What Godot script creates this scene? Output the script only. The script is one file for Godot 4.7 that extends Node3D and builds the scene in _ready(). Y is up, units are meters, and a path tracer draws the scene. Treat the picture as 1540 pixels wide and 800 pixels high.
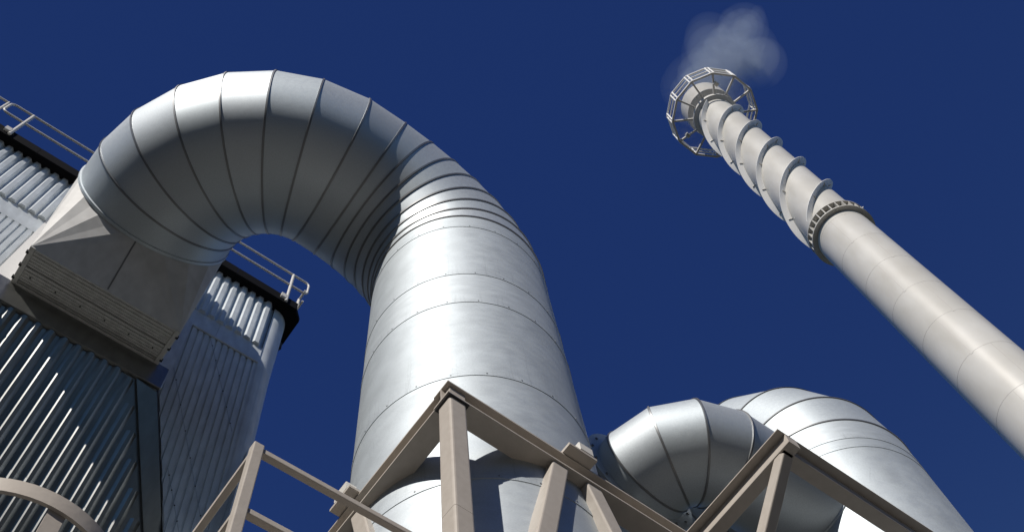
extends Node3D
# Industrial ducts, a filter building and a chimney seen from below. The eye stands at the origin, the ground lies 1.6 m below it.
# World axes follow the steelwork: +x and -z are the two horizontal directions of the beams, the building and the ducts.

const GROUND := -1.6
var off := Vector3.ZERO          # what is built is given in world coordinates and stored relative to this point
var used := {}
var mats := {}
var rng := RandomNumberGenerator.new()


# ---------------------------------------------------------------- mesh helpers
class Mb:
	var v := PackedVector3Array()
	var n := PackedVector3Array()
	var u := PackedVector2Array()

	func tri(a: Vector3, b: Vector3, c: Vector3, na: Vector3, nb: Vector3, nc: Vector3, ua := Vector2.ZERO, ub := Vector2.ZERO, uc := Vector2.ZERO) -> void:
		var g := (c - a).cross(b - a)
		if g.length_squared() < 1e-14:
			return
		if g.dot(na + nb + nc) < 0.0:
			v.append_array([a, c, b]); n.append_array([na, nc, nb]); u.append_array([ua, uc, ub])
		else:
			v.append_array([a, b, c]); n.append_array([na, nb, nc]); u.append_array([ua, ub, uc])

	func quad(a: Vector3, b: Vector3, c: Vector3, d: Vector3, hint: Vector3) -> void:
		# flat, hint points roughly outwards
		var g := (c - a).cross(b - d)
		if g.length_squared() < 1e-16:
			g = (b - a).cross(c - a)
		g = g.normalized()
		if g.dot(hint) < 0.0:
			g = -g
		var lu := (b - a).length()
		var lv := (d - a).length()
		tri(a, b, c, g, g, g, Vector2(0, 0), Vector2(lu, 0), Vector2(lu, lv))
		tri(a, c, d, g, g, g, Vector2(0, 0), Vector2(lu, lv), Vector2(0, lv))

	func flat(a: Vector3, b: Vector3, c: Vector3, hint: Vector3) -> void:
		var g := (b - a).cross(c - a).normalized()
		if g.dot(hint) < 0.0:
			g = -g
		tri(a, b, c, g, g, g, Vector2(a.x, a.y), Vector2(b.x, b.y), Vector2(c.x, c.y))

	func loft(p: PackedVector3Array, q: PackedVector3Array, hp: Vector3, v0 := 0.0, v1 := 1.0, closed := true) -> void:
		# a smooth skin between two rings of as many points; hp is a point inside
		var k := p.size()
		var np := PackedVector3Array()
		var nq := PackedVector3Array()
		var cp := Vector3.ZERO
		for i in k:
			cp += p[i] + q[i]
		cp /= 2.0 * k
		for i in k:
			var i0 := (i - 1 + k) % k if closed else maxi(i - 1, 0)
			var i1 := (i + 1) % k if closed else mini(i + 1, k - 1)
			var along := q[i] - p[i]
			var a := (p[i1] - p[i0]).cross(along)
			if a.length_squared() < 1e-12:
				a = (q[i1] - q[i0]).cross(along)
			a = a.normalized()
			if a.dot((p[i] + q[i]) * 0.5 - (cp if hp == Vector3.ZERO else hp)) < 0.0:
				a = -a
			var b := (q[i1] - q[i0]).cross(along)
			b = a if b.length_squared() < 1e-12 else b.normalized()
			if b.dot(a) < 0.0:
				b = -b
			np.append(a); nq.append(b)
		for i in (k if closed else k - 1):
			var j := (i + 1) % k
			var ui := float(i) / k
			var uj := float(i + 1) / k
			tri(p[i], p[j], q[j], np[i], np[j], nq[j], Vector2(ui, v0), Vector2(uj, v0), Vector2(uj, v1))
			tri(p[i], q[j], q[i], np[i], nq[j], nq[i], Vector2(ui, v0), Vector2(uj, v1), Vector2(ui, v1))

	func fan(p: PackedVector3Array, hint: Vector3) -> void:
		var c := Vector3.ZERO
		for q in p:
			c += q
		c /= p.size()
		for i in p.size():
			flat(c, p[i], p[(i + 1) % p.size()], hint)

	func bar(a: Vector3, b: Vector3, w: float, h: float, up: Vector3, bev := 0.0, round := 1) -> void:
		# a bar of rectangular section from a to b: w across, h along "up"; its long edges rounded by bev
		var d := (b - a).normalized()
		var x := d.cross(up).normalized()
		var y := x.cross(d).normalized()
		var prof := PackedVector2Array()
		var hw := w * 0.5
		var hh := h * 0.5
		if bev <= 0.0:
			prof.append_array([Vector2(-hw, -hh), Vector2(hw, -hh), Vector2(hw, hh), Vector2(-hw, hh)])
		else:
			for c in [[hw, -hh, -90.0], [hw, hh, 0.0], [-hw, hh, 90.0], [-hw, -hh, 180.0]]:
				var cx: float = c[0] - signf(c[0]) * bev
				var cy: float = c[1] - signf(c[1]) * bev
				for k in round + 1:
					var t := deg_to_rad(c[2] + 90.0 * k / round)
					prof.append(Vector2(cx + cos(t) * bev, cy + sin(t) * bev))
		extrude(prof, a, b, x, y)

	func extrude(prof: PackedVector2Array, a: Vector3, b: Vector3, x: Vector3, y: Vector3, b_shift := PackedVector3Array()) -> void:
		var k := prof.size()
		var pa := PackedVector3Array()
		var pb := PackedVector3Array()
		for i in k:
			var o := x * prof[i].x + y * prof[i].y
			pa.append(a + o)
			pb.append(b + o + (b_shift[i] if b_shift.size() else Vector3.ZERO))
		var area := 0.0
		for i in k:
			area += prof[i].cross(prof[(i + 1) % k])
		var s := signf(area)
		for i in k:
			var j := (i + 1) % k
			var e := prof[j] - prof[i]
			var o2 := Vector2(e.y, -e.x) * s
			quad(pa[i], pa[j], pb[j], pb[i], x * o2.x + y * o2.y)
		var t := Geometry2D.triangulate_polygon(prof)
		var d := (b - a).normalized()
		for i in range(0, t.size(), 3):
			flat(pa[t[i]], pa[t[i + 1]], pa[t[i + 2]], -d)
			flat(pb[t[i]], pb[t[i + 1]], pb[t[i + 2]], d)

	func block(c: Vector3, s: Vector3, bev := 0.0) -> void:
		bar(c - Vector3(s.x * 0.5, 0, 0), c + Vector3(s.x * 0.5, 0, 0), s.z, s.y, Vector3.UP, bev)

	func tube(path: PackedVector3Array, r: float, sides := 10, closed := false, caps := true) -> void:
		var k := path.size()
		var prev := PackedVector3Array()
		var first := PackedVector3Array()
		var side := Vector3.ZERO
		for i in k:
			var d: Vector3
			if closed:
				d = path[(i + 1) % k] - path[(i - 1 + k) % k]
			else:
				d = path[mini(i + 1, k - 1)] - path[maxi(i - 1, 0)]
			d = d.normalized()
			if side == Vector3.ZERO:
				side = d.cross(Vector3.UP if absf(d.y) < 0.9 else Vector3.RIGHT).normalized()
			side = (side - d * side.dot(d)).normalized()
			var up := d.cross(side)
			var ring := PackedVector3Array()
			for j in sides:
				var t := TAU * j / sides
				ring.append(path[i] + (side * cos(t) + up * sin(t)) * r)
			if i == 0:
				first = ring
				if caps and not closed:
					fan(ring, -d)
			else:
				loft(prev, ring, (path[i] + path[i - 1]) * 0.5)
			prev = ring
			if i == k - 1 and caps and not closed:
				fan(ring, d)
		if closed:
			# the last ring meets the first one with the same start angle closely enough for small beads
			loft(prev, first, (path[k - 1] + path[0]) * 0.5)

	func mesh(o: Vector3) -> ArrayMesh:
		var w := PackedVector3Array()
		w.resize(v.size())
		for i in v.size():
			w[i] = v[i] - o
		var a := []
		a.resize(Mesh.ARRAY_MAX)
		a[Mesh.ARRAY_VERTEX] = w
		a[Mesh.ARRAY_NORMAL] = n
		a[Mesh.ARRAY_TEX_UV] = u
		var m := ArrayMesh.new()
		m.add_surface_from_arrays(Mesh.PRIMITIVE_TRIANGLES, a)
		return m


func circle(c: Vector3, x: Vector3, y: Vector3, r: float, k := 96) -> PackedVector3Array:
	var p := PackedVector3Array()
	for i in k:
		var t := TAU * i / k
		p.append(c + (x * cos(t) + y * sin(t)) * r)
	return p


func numbered(called: String) -> String:
	used[called] = used.get(called, -1) + 1
	return called if used[called] == 0 else "%s_%03d" % [called, used[called]]


func thing(called: String, label: String, category: String, at := Vector3.ZERO, group := "") -> Node3D:
	var o := Node3D.new()
	o.name = numbered(called)
	add_child(o)
	o.position = at
	off = at
	o.set_meta("label", label)
	o.set_meta("category", category)
	if group:
		o.set_meta("group", group)
	return o


func obj(called: String, b: Mb, mat: Material, parent: Node) -> MeshInstance3D:
	return put(called, b.mesh(off), mat, parent)


func put(called: String, m: Mesh, mat: Material, parent: Node, at := Vector3.ZERO) -> MeshInstance3D:
	var o := MeshInstance3D.new()
	o.mesh = m
	o.material_override = mat
	o.position = at
	var taken := 0
	for c in parent.get_children():
		if c.name == called or String(c.name).begins_with(called + "_") and String(c.name).trim_prefix(called + "_").is_valid_int():
			taken += 1
	o.name = called if taken == 0 else "%s_%03d" % [called, taken]
	parent.add_child(o, true)
	return o


# ---------------------------------------------------------------- materials
func noise_tex(freq: float, seed_: int, lo: Color, hi: Color, octaves := 4, normal := false, strength := 2.0, size := 512) -> NoiseTexture2D:
	var f := FastNoiseLite.new()
	f.seed = seed_
	f.noise_type = FastNoiseLite.TYPE_SIMPLEX_SMOOTH
	f.frequency = freq
	f.fractal_octaves = octaves
	var t := NoiseTexture2D.new()
	t.width = size
	t.height = size
	t.seamless = true
	t.noise = f
	if normal:
		t.as_normal_map = true
		t.bump_strength = strength
	else:
		var g := Gradient.new()
		g.set_color(0, lo)
		g.set_color(1, hi)
		t.color_ramp = g
	return t


func stain_tex(seed_: int, streak: float, base: float, amount: float, tint: Color) -> ImageTexture:
	# weathered sheet: vertical run marks (v is up), blotches and specks, around a base brightness
	var s := 512
	var im := Image.create(s, s, false, Image.FORMAT_RGB8)
	var a := FastNoiseLite.new()
	a.seed = seed_
	a.frequency = 0.012
	a.fractal_octaves = 4
	var b := FastNoiseLite.new()
	b.seed = seed_ + 7
	b.frequency = 0.045
	var c := FastNoiseLite.new()
	c.seed = seed_ + 13
	c.frequency = 0.25
	for y in s:
		for x in s:
			var t := TAU * x / s
			var px := cos(t) * s / TAU
			var pz := sin(t) * s / TAU
			var q := TAU * y / s
			var blot := a.get_noise_3d(px, pz, sin(q) * s / TAU * 0.7)
			var run := b.get_noise_3d(px * 1.6, pz * 1.6, sin(q) * s / TAU * 0.06)
			var fine := c.get_noise_3d(px, pz, y * 1.0)
			var k := base + amount * (blot * 0.7 + run * streak + fine * 0.35)
			im.set_pixel(x, y, Color(clampf(k * tint.r, 0, 1), clampf(k * tint.g, 0, 1), clampf(k * tint.b, 0, 1)))
	return ImageTexture.create_from_image(im)


func handled_sheet(seed_: int) -> ImageTexture:
	# a course of cladding: spangle, soft blotches, thin run marks from its upper edge, scratches
	var w := 768
	var h := 384
	var r := RandomNumberGenerator.new()
	r.seed = seed_
	var k := PackedFloat32Array()
	k.resize(w * h)
	var a := FastNoiseLite.new()
	a.seed = seed_
	a.frequency = 0.012
	a.fractal_octaves = 4
	var b := FastNoiseLite.new()
	b.seed = seed_ + 3
	b.frequency = 0.22
	for y in h:
		for x in w:
			var t := TAU * x / w
			k[y * w + x] = 0.95 + 0.05 * a.get_noise_3d(cos(t) * 122.0, sin(t) * 122.0, y) + 0.045 * b.get_noise_2d(x, y)
	for i in 46:
		var x0 := r.randi_range(0, w - 1)
		var n := r.randi_range(30, 260)
		var wide := r.randi_range(1, 4)
		var deep := r.randf_range(0.015, 0.06)
		for y in n:
			for d in wide:
				var at := y * w + (x0 + d + int(sin(y * 0.05 + i) * 1.5) + w) % w
				k[at] -= deep * (1.0 - float(y) / n)
	for i in 60:
		var p := Vector2(r.randf() * w, r.randf() * h)
		var d := Vector2.from_angle(r.randfn(1.3, 0.6))
		var lift := r.randf_range(-0.08, 0.1)
		for s in r.randi_range(10, 60):
			p += d
			d = d.rotated(r.randfn(0, 0.02))
			if p.y >= 0 and p.y < h:
				k[int(p.y) * w + posmod(int(p.x), w)] += lift
	var im := Image.create(w, h, false, Image.FORMAT_RGB8)
	for y in h:
		for x in w:
			var v := clampf(k[y * w + x], 0.0, 1.0)
			im.set_pixel(x, y, Color(v, v, v))
	return ImageTexture.create_from_image(im)


func std(albedo: Color, rough: float, metal := 0.0) -> StandardMaterial3D:
	# albedo is linear
	var m := StandardMaterial3D.new()
	m.albedo_color = albedo.linear_to_srgb()
	m.roughness = rough
	m.metallic = metal
	return m


func make_materials() -> void:
	var bump := noise_tex(0.006, 5, Color.BLACK, Color.WHITE, 2, true, 4.0)
	var fine := noise_tex(0.09, 9, Color.BLACK, Color.WHITE, 4, true, 1.0)
	var rough := noise_tex(0.03, 21, Color(0.82, 0.82, 0.82), Color(1, 1, 1), 5)
	var spangle := noise_tex(0.11, 63, Color(0.90, 0.90, 0.905), Color(1, 1, 1), 5)
	var mottle := noise_tex(0.02, 64, Color(0.86, 0.86, 0.86), Color(1, 1, 1), 6)
	var worn := stain_tex(31, 0.3, 0.92, 0.14, Color(1.0, 0.99, 0.975))
	# smooth aluminium cladding of the ducts
	var m := std(Color(0.57, 0.625, 0.655), 0.58, 0.64)
	m.albedo_texture = spangle
	m.uv1_triplanar = true
	m.uv1_scale = Vector3(0.8, 0.8, 0.8)
	m.roughness_texture = rough
	m.normal_enabled = true
	m.normal_texture = bump
	m.normal_scale = 0.09
	mats.clad = m
	m = m.duplicate()
	m.albedo_color = Color(0.60, 0.65, 0.68).linear_to_srgb()
	m.roughness = 0.55
	m.uv1_offset = Vector3(0.37, 0.61, 0.13)
	mats.clad_light = m
	m = m.duplicate()
	m.albedo_color = Color(0.54, 0.585, 0.615).linear_to_srgb()
	m.roughness = 0.60
	m.normal_texture = fine
	m.normal_scale = 0.10
	mats.clad_dull = m
	m = std(Color(0.26, 0.265, 0.27), 0.42, 0.8)
	mats.seam = m
	for k in 3:
		m = mats.clad.duplicate()
		m.albedo_texture = handled_sheet(100 + k)
		m.uv1_triplanar = false
		m.uv1_scale = Vector3(2, 1, 1)
		m.uv1_offset = Vector3(0.3 * k, 0, 0)
		m.albedo_color = [Color(0.55, 0.60, 0.635), Color(0.53, 0.58, 0.615), Color(0.515, 0.565, 0.60)][k].linear_to_srgb()
		m.roughness = 0.68
		mats["riser_%d" % k] = m
	# folded sheet of the transition and the inlet box
	m = std(Color(0.64, 0.64, 0.635), 0.6, 0.05)
	m.albedo_texture = mottle
	m.uv1_triplanar = true
	m.uv1_scale = Vector3(0.4, 0.4, 0.4)
	mats.sheet = m
	m = std(Color(0.74, 0.73, 0.69), 0.55, 0.05)
	m.albedo_texture = mottle
	m.uv1_triplanar = true
	mats.soffit = m
	# coated profiled siding
	m = std(Color(0.70, 0.755, 0.79), 0.36, 0.15)
	m.albedo_texture = mottle
	m.uv1_triplanar = true
	m.uv1_scale = Vector3(0.5, 0.2, 0.5)
	mats.siding = m
	m = std(Color(0.31, 0.315, 0.305), 0.30, 0.8)
	m.albedo_texture = mottle
	m.uv1_triplanar = true
	m.uv1_scale = Vector3(0.5, 0.2, 0.5)
	mats.hopper = m
	m = std(Color(0.005, 0.005, 0.006), 0.7)
	m.metallic_specular = 0.2
	mats.black = m
	m = std(Color(0.02, 0.02, 0.02), 0.6)
	mats.dark = m
	# warm grey paint of the steelwork
	m = std(Color(0.47, 0.43, 0.385), 0.5)
	m.metallic_specular = 0.4
	m.albedo_texture = noise_tex(0.02, 91, Color(0.95, 0.945, 0.94), Color(1, 1, 1), 6)
	m.uv1_triplanar = true
	m.uv1_scale = Vector3(0.7, 0.7, 0.7)
	m.normal_enabled = true
	m.normal_texture = fine
	m.normal_scale = 0.18
	mats.steel = m
	m = std(Color(0.62, 0.60, 0.56), 0.4)
	mats.rail = m
	m = std(Color(0.61, 0.60, 0.57), 0.34)
	m.albedo_texture = noise_tex(0.012, 77, Color(0.89, 0.88, 0.86), Color(1, 1, 1), 6)
	m.uv1_triplanar = true
	m.uv1_scale = Vector3(0.16, 0.05, 0.16)
	mats.white = m
	mats.white_seam = std(Color(0.47, 0.45, 0.42), 0.5)
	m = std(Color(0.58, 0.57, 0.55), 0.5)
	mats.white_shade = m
	m = std(Color(0.5, 0.52, 0.54), 0.6)
	m.albedo_color.a = 0.14
	m.transparency = BaseMaterial3D.TRANSPARENCY_ALPHA
	mats.mesh_floor = m
	mats.bright = std(Color(0.82, 0.81, 0.79), 0.35)
	m = std(Color(0.15, 0.147, 0.14), 0.95)
	m.albedo_texture = noise_tex(0.03, 44, Color(0.7, 0.7, 0.7), Color(1, 1, 1), 6)
	m.uv1_triplanar = true
	m.uv1_scale = Vector3(0.08, 0.08, 0.08)
	mats.ground = m


# ---------------------------------------------------------------- trees round the yard
func woodland() -> void:
	# a belt of trees round the yard, far below the frame: a mass of leafy crowns seen only in the metal
	rng.seed = 5
	var st := SurfaceTool.new()
	st.begin(Mesh.PRIMITIVE_TRIANGLES)
	st.set_smooth_group(-1)
	for i in 420:
		var d := Vector3(rng.randfn(), rng.randfn(), rng.randfn()).normalized() * pow(rng.randf(), 0.25)
		var c := Vector3(d.x * 3.4, 7.0 + d.y * 4.6, d.z * 3.4)
		var a := Vector3(rng.randfn(), rng.randfn(), rng.randfn()).normalized() * rng.randf_range(0.5, 1.0)
		var b := a.cross(Vector3(rng.randfn(), rng.randfn(), rng.randfn())).normalized() * 0.7
		for p in [c - a, c + b, c + a, c + a, c - b, c - a]:
			st.add_vertex(p)
	for k in 6:
		var t := TAU * k / 6
		var u := TAU * (k + 1) / 6
		for p in [Vector3(cos(t) * 0.3, 0, sin(t) * 0.3), Vector3(cos(u) * 0.3, 0, sin(u) * 0.3), Vector3(0, 9, 0)]:
			st.add_vertex(p)
	st.generate_normals()
	var mm := MultiMesh.new()
	mm.transform_format = MultiMesh.TRANSFORM_3D
	mm.mesh = st.commit()
	mm.instance_count = 420
	for i in 420:
		var t := TAU * (i + rng.randf()) / 420.0
		var r := rng.randf_range(46.0, 78.0)
		var k := rng.randf_range(1.3, 2.1)
		mm.set_instance_transform(i, Transform3D(Basis(Vector3.UP, rng.randf() * TAU).scaled(Vector3(k, k * rng.randf_range(0.9, 1.2), k)), Vector3(cos(t) * r, GROUND, sin(t) * r)))
	var o := MultiMeshInstance3D.new()
	o.multimesh = mm
	var m := std(Color(0.045, 0.06, 0.03), 0.8)
	o.material_override = m
	o.name = "woodland"
	o.set_meta("kind", "stuff")
	o.set_meta("label", "dark belt of leafy trees standing round the yard")
	o.set_meta("category", "trees")
	add_child(o)


# ---------------------------------------------------------------- round ducts
func tube_section(a: PackedVector3Array, b: PackedVector3Array, inside: Vector3) -> Mb:
	var m := Mb.new()
	var steps := 6
	var prev := a
	for s in range(1, steps + 1):
		var t := float(s) / steps
		var ring := PackedVector3Array()
		for i in a.size():
			ring.append(a[i].lerp(b[i], t))
		m.loft(prev, ring, inside, (s - 1.0) / steps, t)
		prev = ring
	return m


func seam_ring(c: Vector3, x: Vector3, y: Vector3, r: float, w: float, h: float, k := 96) -> Mb:
	# a standing seam: a band of width w along the duct that rises h above its skin
	var d := x.cross(y).normalized()
	var m := Mb.new()
	var prof := [[-w * 0.5, -0.012], [-w * 0.32, h], [w * 0.32, h], [w * 0.5, -0.012]]
	var prev := PackedVector3Array()
	for q in prof:
		var ring := circle(c + d * q[0], x, y, r + q[1], k)
		if prev.size():
			m.loft(prev, ring, c)
		prev = ring
	return m


func vertical_shell(c: Vector3, r: float, y0: float, y1: float, lip := 0.0, k := 96) -> Mb:
	# a shell course whose lower edge laps over the course below
	var m := Mb.new()
	var a := circle(Vector3(c.x, y0, c.z), Vector3.RIGHT, Vector3.BACK, r + lip, k)
	var b := circle(Vector3(c.x, minf(y0 + 0.06, y1), c.z), Vector3.RIGHT, Vector3.BACK, r + lip, k)
	var c2 := circle(Vector3(c.x, minf(y0 + 0.075, y1), c.z), Vector3.RIGHT, Vector3.BACK, r, k)
	var d := circle(Vector3(c.x, y1, c.z), Vector3.RIGHT, Vector3.BACK, r, k)
	var mid := Vector3(c.x, (y0 + y1) * 0.5, c.z)
	var inner := circle(Vector3(c.x, y0, c.z), Vector3.RIGHT, Vector3.BACK, r - 0.03, k)
	for i in k:
		var j := (i + 1) % k
		m.quad(a[i], a[j], inner[j], inner[i], Vector3.DOWN)
	if lip > 0.0:
		m.loft(a, b, Vector3(c.x, y0 + 0.03, c.z), 0.0, 0.03)
		m.loft(b, c2, Vector3(c.x, y0 + 0.05, c.z), 0.03, 0.04)
	else:
		c2 = a
	var prev := c2
	for s in range(1, 5):
		var ring := PackedVector3Array()
		for i in k:
			ring.append(c2[i].lerp(d[i], s / 4.0))
		m.loft(prev, ring, mid, 0.04 + (s - 1) * 0.24, 0.04 + s * 0.24)
		prev = ring
	return m


func rivets(o: Node, c: Vector3, r: float, y: float, count: int) -> void:
	var m := Mb.new()
	for i in count:
		var t := TAU * (i + 0.3) / count
		var d := Vector3(cos(t), 0, sin(t))
		m.bar(Vector3(c.x, y, c.z) + d * (r - 0.01), Vector3(c.x, y, c.z) + d * (r + 0.004), 0.014, 0.014, Vector3.UP)
	obj("rivet_row", m, mats.seam, o).set_meta("kind", "stuff")


const CUT_X := 1.026
const CUT_Y := 14.31
const CUT_K := 2.582

const DUCT := Vector3(3.699, 0, -4.545)
const DUCT_R := 1.2
const BEND_Y := 13.886
const BEND_1 := 2.01
const BEND_2 := 1.918
const END := Vector3(-0.341, 15.91, -6.62)   # centre of the joint between elbow and transition


func elbow_frame(s: float) -> Array:
	# centre and the two axes of a cross-section; s runs 0..90 through the first bend and 100..190 through the second
	if s <= 90.0:
		var a := deg_to_rad(s)
		return [Vector3(DUCT.x - BEND_1 * (1 - cos(a)), BEND_Y + BEND_1 * sin(a), DUCT.z), Vector3(cos(a), sin(a), 0), Vector3(0, 0, 1)]
	var b := deg_to_rad(s - 100.0)
	var start := Vector3(DUCT.x - BEND_1 - 0.113, BEND_Y + BEND_1 + 0.012, DUCT.z)
	return [start + Vector3(-BEND_2 * sin(b), 0, -BEND_2 * (1 - cos(b))), Vector3(0, 1, 0), Vector3(-sin(b), 0, cos(b))]


func main_duct() -> void:
	var o := thing("silver_duct", "large silver round duct rising behind the beige frame and bending over to the ribbed building", "duct", Vector3(DUCT.x, GROUND, DUCT.z))
	var ys := [GROUND, 1.2, 4.0, 6.0, 7.42, 9.22, 10.99, 11.83, 13.52]
	for i in ys.size():
		var top: float = ys[i + 1] if i + 1 < ys.size() else BEND_Y
		obj("riser_section", vertical_shell(DUCT, DUCT_R, ys[i], top, 0.006 if i > 0 else 0.0, 128), mats["riser_%d" % (i % 3)], o)
		if i > 3:
			rivets(o, DUCT, DUCT_R + 0.006, ys[i] + 0.035, 22)
	# gores of the two bends, a standing seam on each joint
	var cuts := [0.0, 3.0, 14.0, 25.0, 36.0, 47.5, 58.8, 70.5, 83.0, 104.5, 118.0, 131.0, 144.0, 157.0, 170.5, 182.5]
	var rings := []
	for s in cuts:
		var f := elbow_frame(s)
		rings.append([f[0], f[1], f[2]])
	rings.append([END, Vector3.UP, Vector3(-1, 0, 0)])
	for i in rings.size() - 1:
		var p: Array = rings[i]
		var q: Array = rings[i + 1]
		var pa := circle(p[0], p[1], p[2], DUCT_R, 128)
		var qa := circle(q[0], q[1], q[2], DUCT_R, 128)
		obj("elbow_segment", tube_section(pa, qa, (p[0] + q[0]) * 0.5), [mats.clad, mats.clad_light, mats.clad, mats.clad_dull, mats.clad_light][i % 5], o)
		if i > 0:
			obj("elbow_seam", seam_ring(p[0], p[1], p[2], DUCT_R, 0.038, 0.014, 128), mats.seam, o)
	obj("joint_ring", seam_ring(END + Vector3(0, 0, 0.02), Vector3.UP, Vector3(-1, 0, 0), DUCT_R, 0.07, 0.02, 128), mats.clad, o)
	# lengthwise lap strips on the outer side of the first bend
	for i in range(2, 8):
		var p: Array = rings[i]
		var q: Array = rings[i + 1]
		var t := deg_to_rad(38.0 + (i % 2) * 1.6)
		var a: Vector3 = p[0] + (p[1] * cos(t) + p[2] * sin(t)) * (DUCT_R + 0.004)
		var b: Vector3 = q[0] + (q[1] * cos(t) + q[2] * sin(t)) * (DUCT_R + 0.004)
		var m := Mb.new()
		m.bar(a, b, 0.035, 0.02, p[1] * cos(t) + p[2] * sin(t))
		obj("lap_strip", m, mats.clad_dull, o)
	transition(o)


const BOX_Z0 := -7.2
const WALL_Z := -7.93
const BOX_X0 := -1.42
const BOX_X1 := 0.83
const BOX_Y0 := 14.12
const BOX_Y1 := 17.3


func transition(o: Node3D) -> void:
	# round to square: four flat triangles and four fans of folded facets
	var tr := Node3D.new()
	tr.name = "transition"
	o.add_child(tr)
	var corner := [Vector3(BOX_X1, BOX_Y1, BOX_Z0), Vector3(BOX_X0, BOX_Y1, BOX_Z0), Vector3(BOX_X0, BOX_Y0, BOX_Z0), Vector3(BOX_X1, BOX_Y0, BOX_Z0)]
	var k := 9
	var mid := END + Vector3(0, 0, -0.3)
	for q in 4:
		for i in k:
			var t0 := PI / 2 * (q + float(i) / k)
			var t1 := PI / 2 * (q + float(i + 1) / k)
			var a := END + Vector3(cos(t0), sin(t0), 0) * DUCT_R
			var b := END + Vector3(cos(t1), sin(t1), 0) * DUCT_R
			# every second fold lies a little proud, so that the facets catch the light in turn
			var lift_a := 0.02 if i % 2 else 0.0
			var lift_b := 0.02 if (i + 1) % 2 and i + 1 < k else 0.0
			a += Vector3(0, 0, -lift_a)
			b += Vector3(0, 0, -lift_b)
			var m := Mb.new()
			var c: Vector3 = corner[[0, 1, 2, 3][q]]
			m.flat(a, b, c, (a + b + c) / 3.0 - mid)
			obj("fold_facet", m, mats.sheet, tr)
		var e := END + Vector3(cos(PI / 2 * q), sin(PI / 2 * q), 0) * DUCT_R
		var c0: Vector3 = corner[(q + 3) % 4]
		var c1: Vector3 = corner[q]
		var half := (c0 + c1) * 0.5
		for side in [c0, c1]:
			var m := Mb.new()
			m.flat(e, half, side, (e + half) * 0.5 - mid)
			obj("flat_panel", m, mats.sheet, tr)
		var dir := (half - e).normalized()
		var seam := Mb.new()
		seam.bar(e.lerp(half, 0.02), e.lerp(half, 0.98), 0.02, 0.016, (e - mid).normalized())
		obj("panel_seam", seam, mats.seam, tr)
	# the box in which it enters the wall: flange frame, soffit of ribbed strips, sides and top
	var bx := Node3D.new()
	bx.name = "inlet_box"
	o.add_child(bx)
	var yb := BOX_Y0 + 0.16       # the soffit rises a little towards the wall
	var f := Mb.new()
	f.quad(Vector3(BOX_X0 + 0.012, BOX_Y0 + 0.03, BOX_Z0), Vector3(BOX_X0 + 0.012, yb + 0.03, WALL_Z), Vector3(BOX_X0 + 0.012, BOX_Y1, WALL_Z), Vector3(BOX_X0 + 0.012, BOX_Y1, BOX_Z0), Vector3.LEFT)
	f.quad(Vector3(BOX_X1 - 0.012, BOX_Y0 + 0.03, BOX_Z0), Vector3(BOX_X1 - 0.012, yb + 0.03, WALL_Z), Vector3(BOX_X1 - 0.012, BOX_Y1, WALL_Z), Vector3(BOX_X1 - 0.012, BOX_Y1, BOX_Z0), Vector3.RIGHT)
	f.quad(Vector3(BOX_X0, BOX_Y1 - 0.002, BOX_Z0), Vector3(BOX_X1, BOX_Y1 - 0.002, BOX_Z0), Vector3(BOX_X1, BOX_Y1 - 0.002, WALL_Z), Vector3(BOX_X0, BOX_Y1 - 0.002, WALL_Z), Vector3.UP)
	f.quad(Vector3(BOX_X0 + 0.02, BOX_Y0 + 0.05, BOX_Z0), Vector3(BOX_X1 - 0.02, BOX_Y0 + 0.05, BOX_Z0), Vector3(BOX_X1 - 0.02, yb + 0.05, WALL_Z), Vector3(BOX_X0 + 0.02, yb + 0.05, WALL_Z), Vector3.DOWN)
	obj("box_shell", f, mats.sheet, bx)
	var depth := BOX_Z0 - WALL_Z
	var slope := (yb - BOX_Y0) / depth
	for side in [BOX_X0, BOX_X1]:
		var m := Mb.new()
		var x: float = side + (0.035 if side < 0 else -0.035)
		m.bar(Vector3(x, BOX_Y0 + 0.012, BOX_Z0 + 0.01), Vector3(x, yb + 0.012, WALL_Z + 0.01), 0.075, 0.05, Vector3.UP, 0.006)
		obj("side_flange", m, mats.soffit, bx)
		for k2 in 3:
			var b := Mb.new()
			var t := 0.15 + 0.33 * k2
			b.bar(Vector3(side + (-0.02 if side < 0 else 0.02), lerpf(BOX_Y0, yb, t) + 0.01, lerpf(BOX_Z0, WALL_Z, t)), Vector3(side + (0.02 if side < 0 else -0.02), lerpf(BOX_Y0, yb, t) + 0.01, lerpf(BOX_Z0, WALL_Z, t)), 0.05, 0.05, Vector3.UP, 0.01)
			obj("bolt", b, mats.dark, bx)
	var x0 := BOX_X0 + 0.075
	var x1 := BOX_X1 - 0.075
	# strips: [start, end, drop] as shares of the depth
	var strips := [[0.0, 0.05, 0.03], [0.08, 0.15, 0.005], [0.165, 0.225, 0.012], [0.235, 0.295, 0.012], [0.305, 0.365, 0.012], [0.375, 0.42, 0.012], [0.47, 0.53, 0.005], [0.545, 0.605, 0.012], [0.615, 0.675, 0.012], [0.685, 0.745, 0.012], [0.755, 0.80, 0.012], [0.85, 0.87, 0.0], [0.885, 1.0, 0.03]]
	for s in strips:
		var m := Mb.new()
		var z0: float = BOX_Z0 - depth * s[0]
		var z1: float = BOX_Z0 - depth * s[1]
		var zc := (z0 + z1) * 0.5
		var y: float = BOX_Y0 + (BOX_Z0 - zc) * slope + 0.03 - s[2]
		m.bar(Vector3(x0, y, zc), Vector3(x1, y, zc), z0 - z1, 0.03, Vector3(0, 1, slope).normalized(), 0.004)
		obj("soffit_strip", m, mats.soffit, bx)
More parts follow.
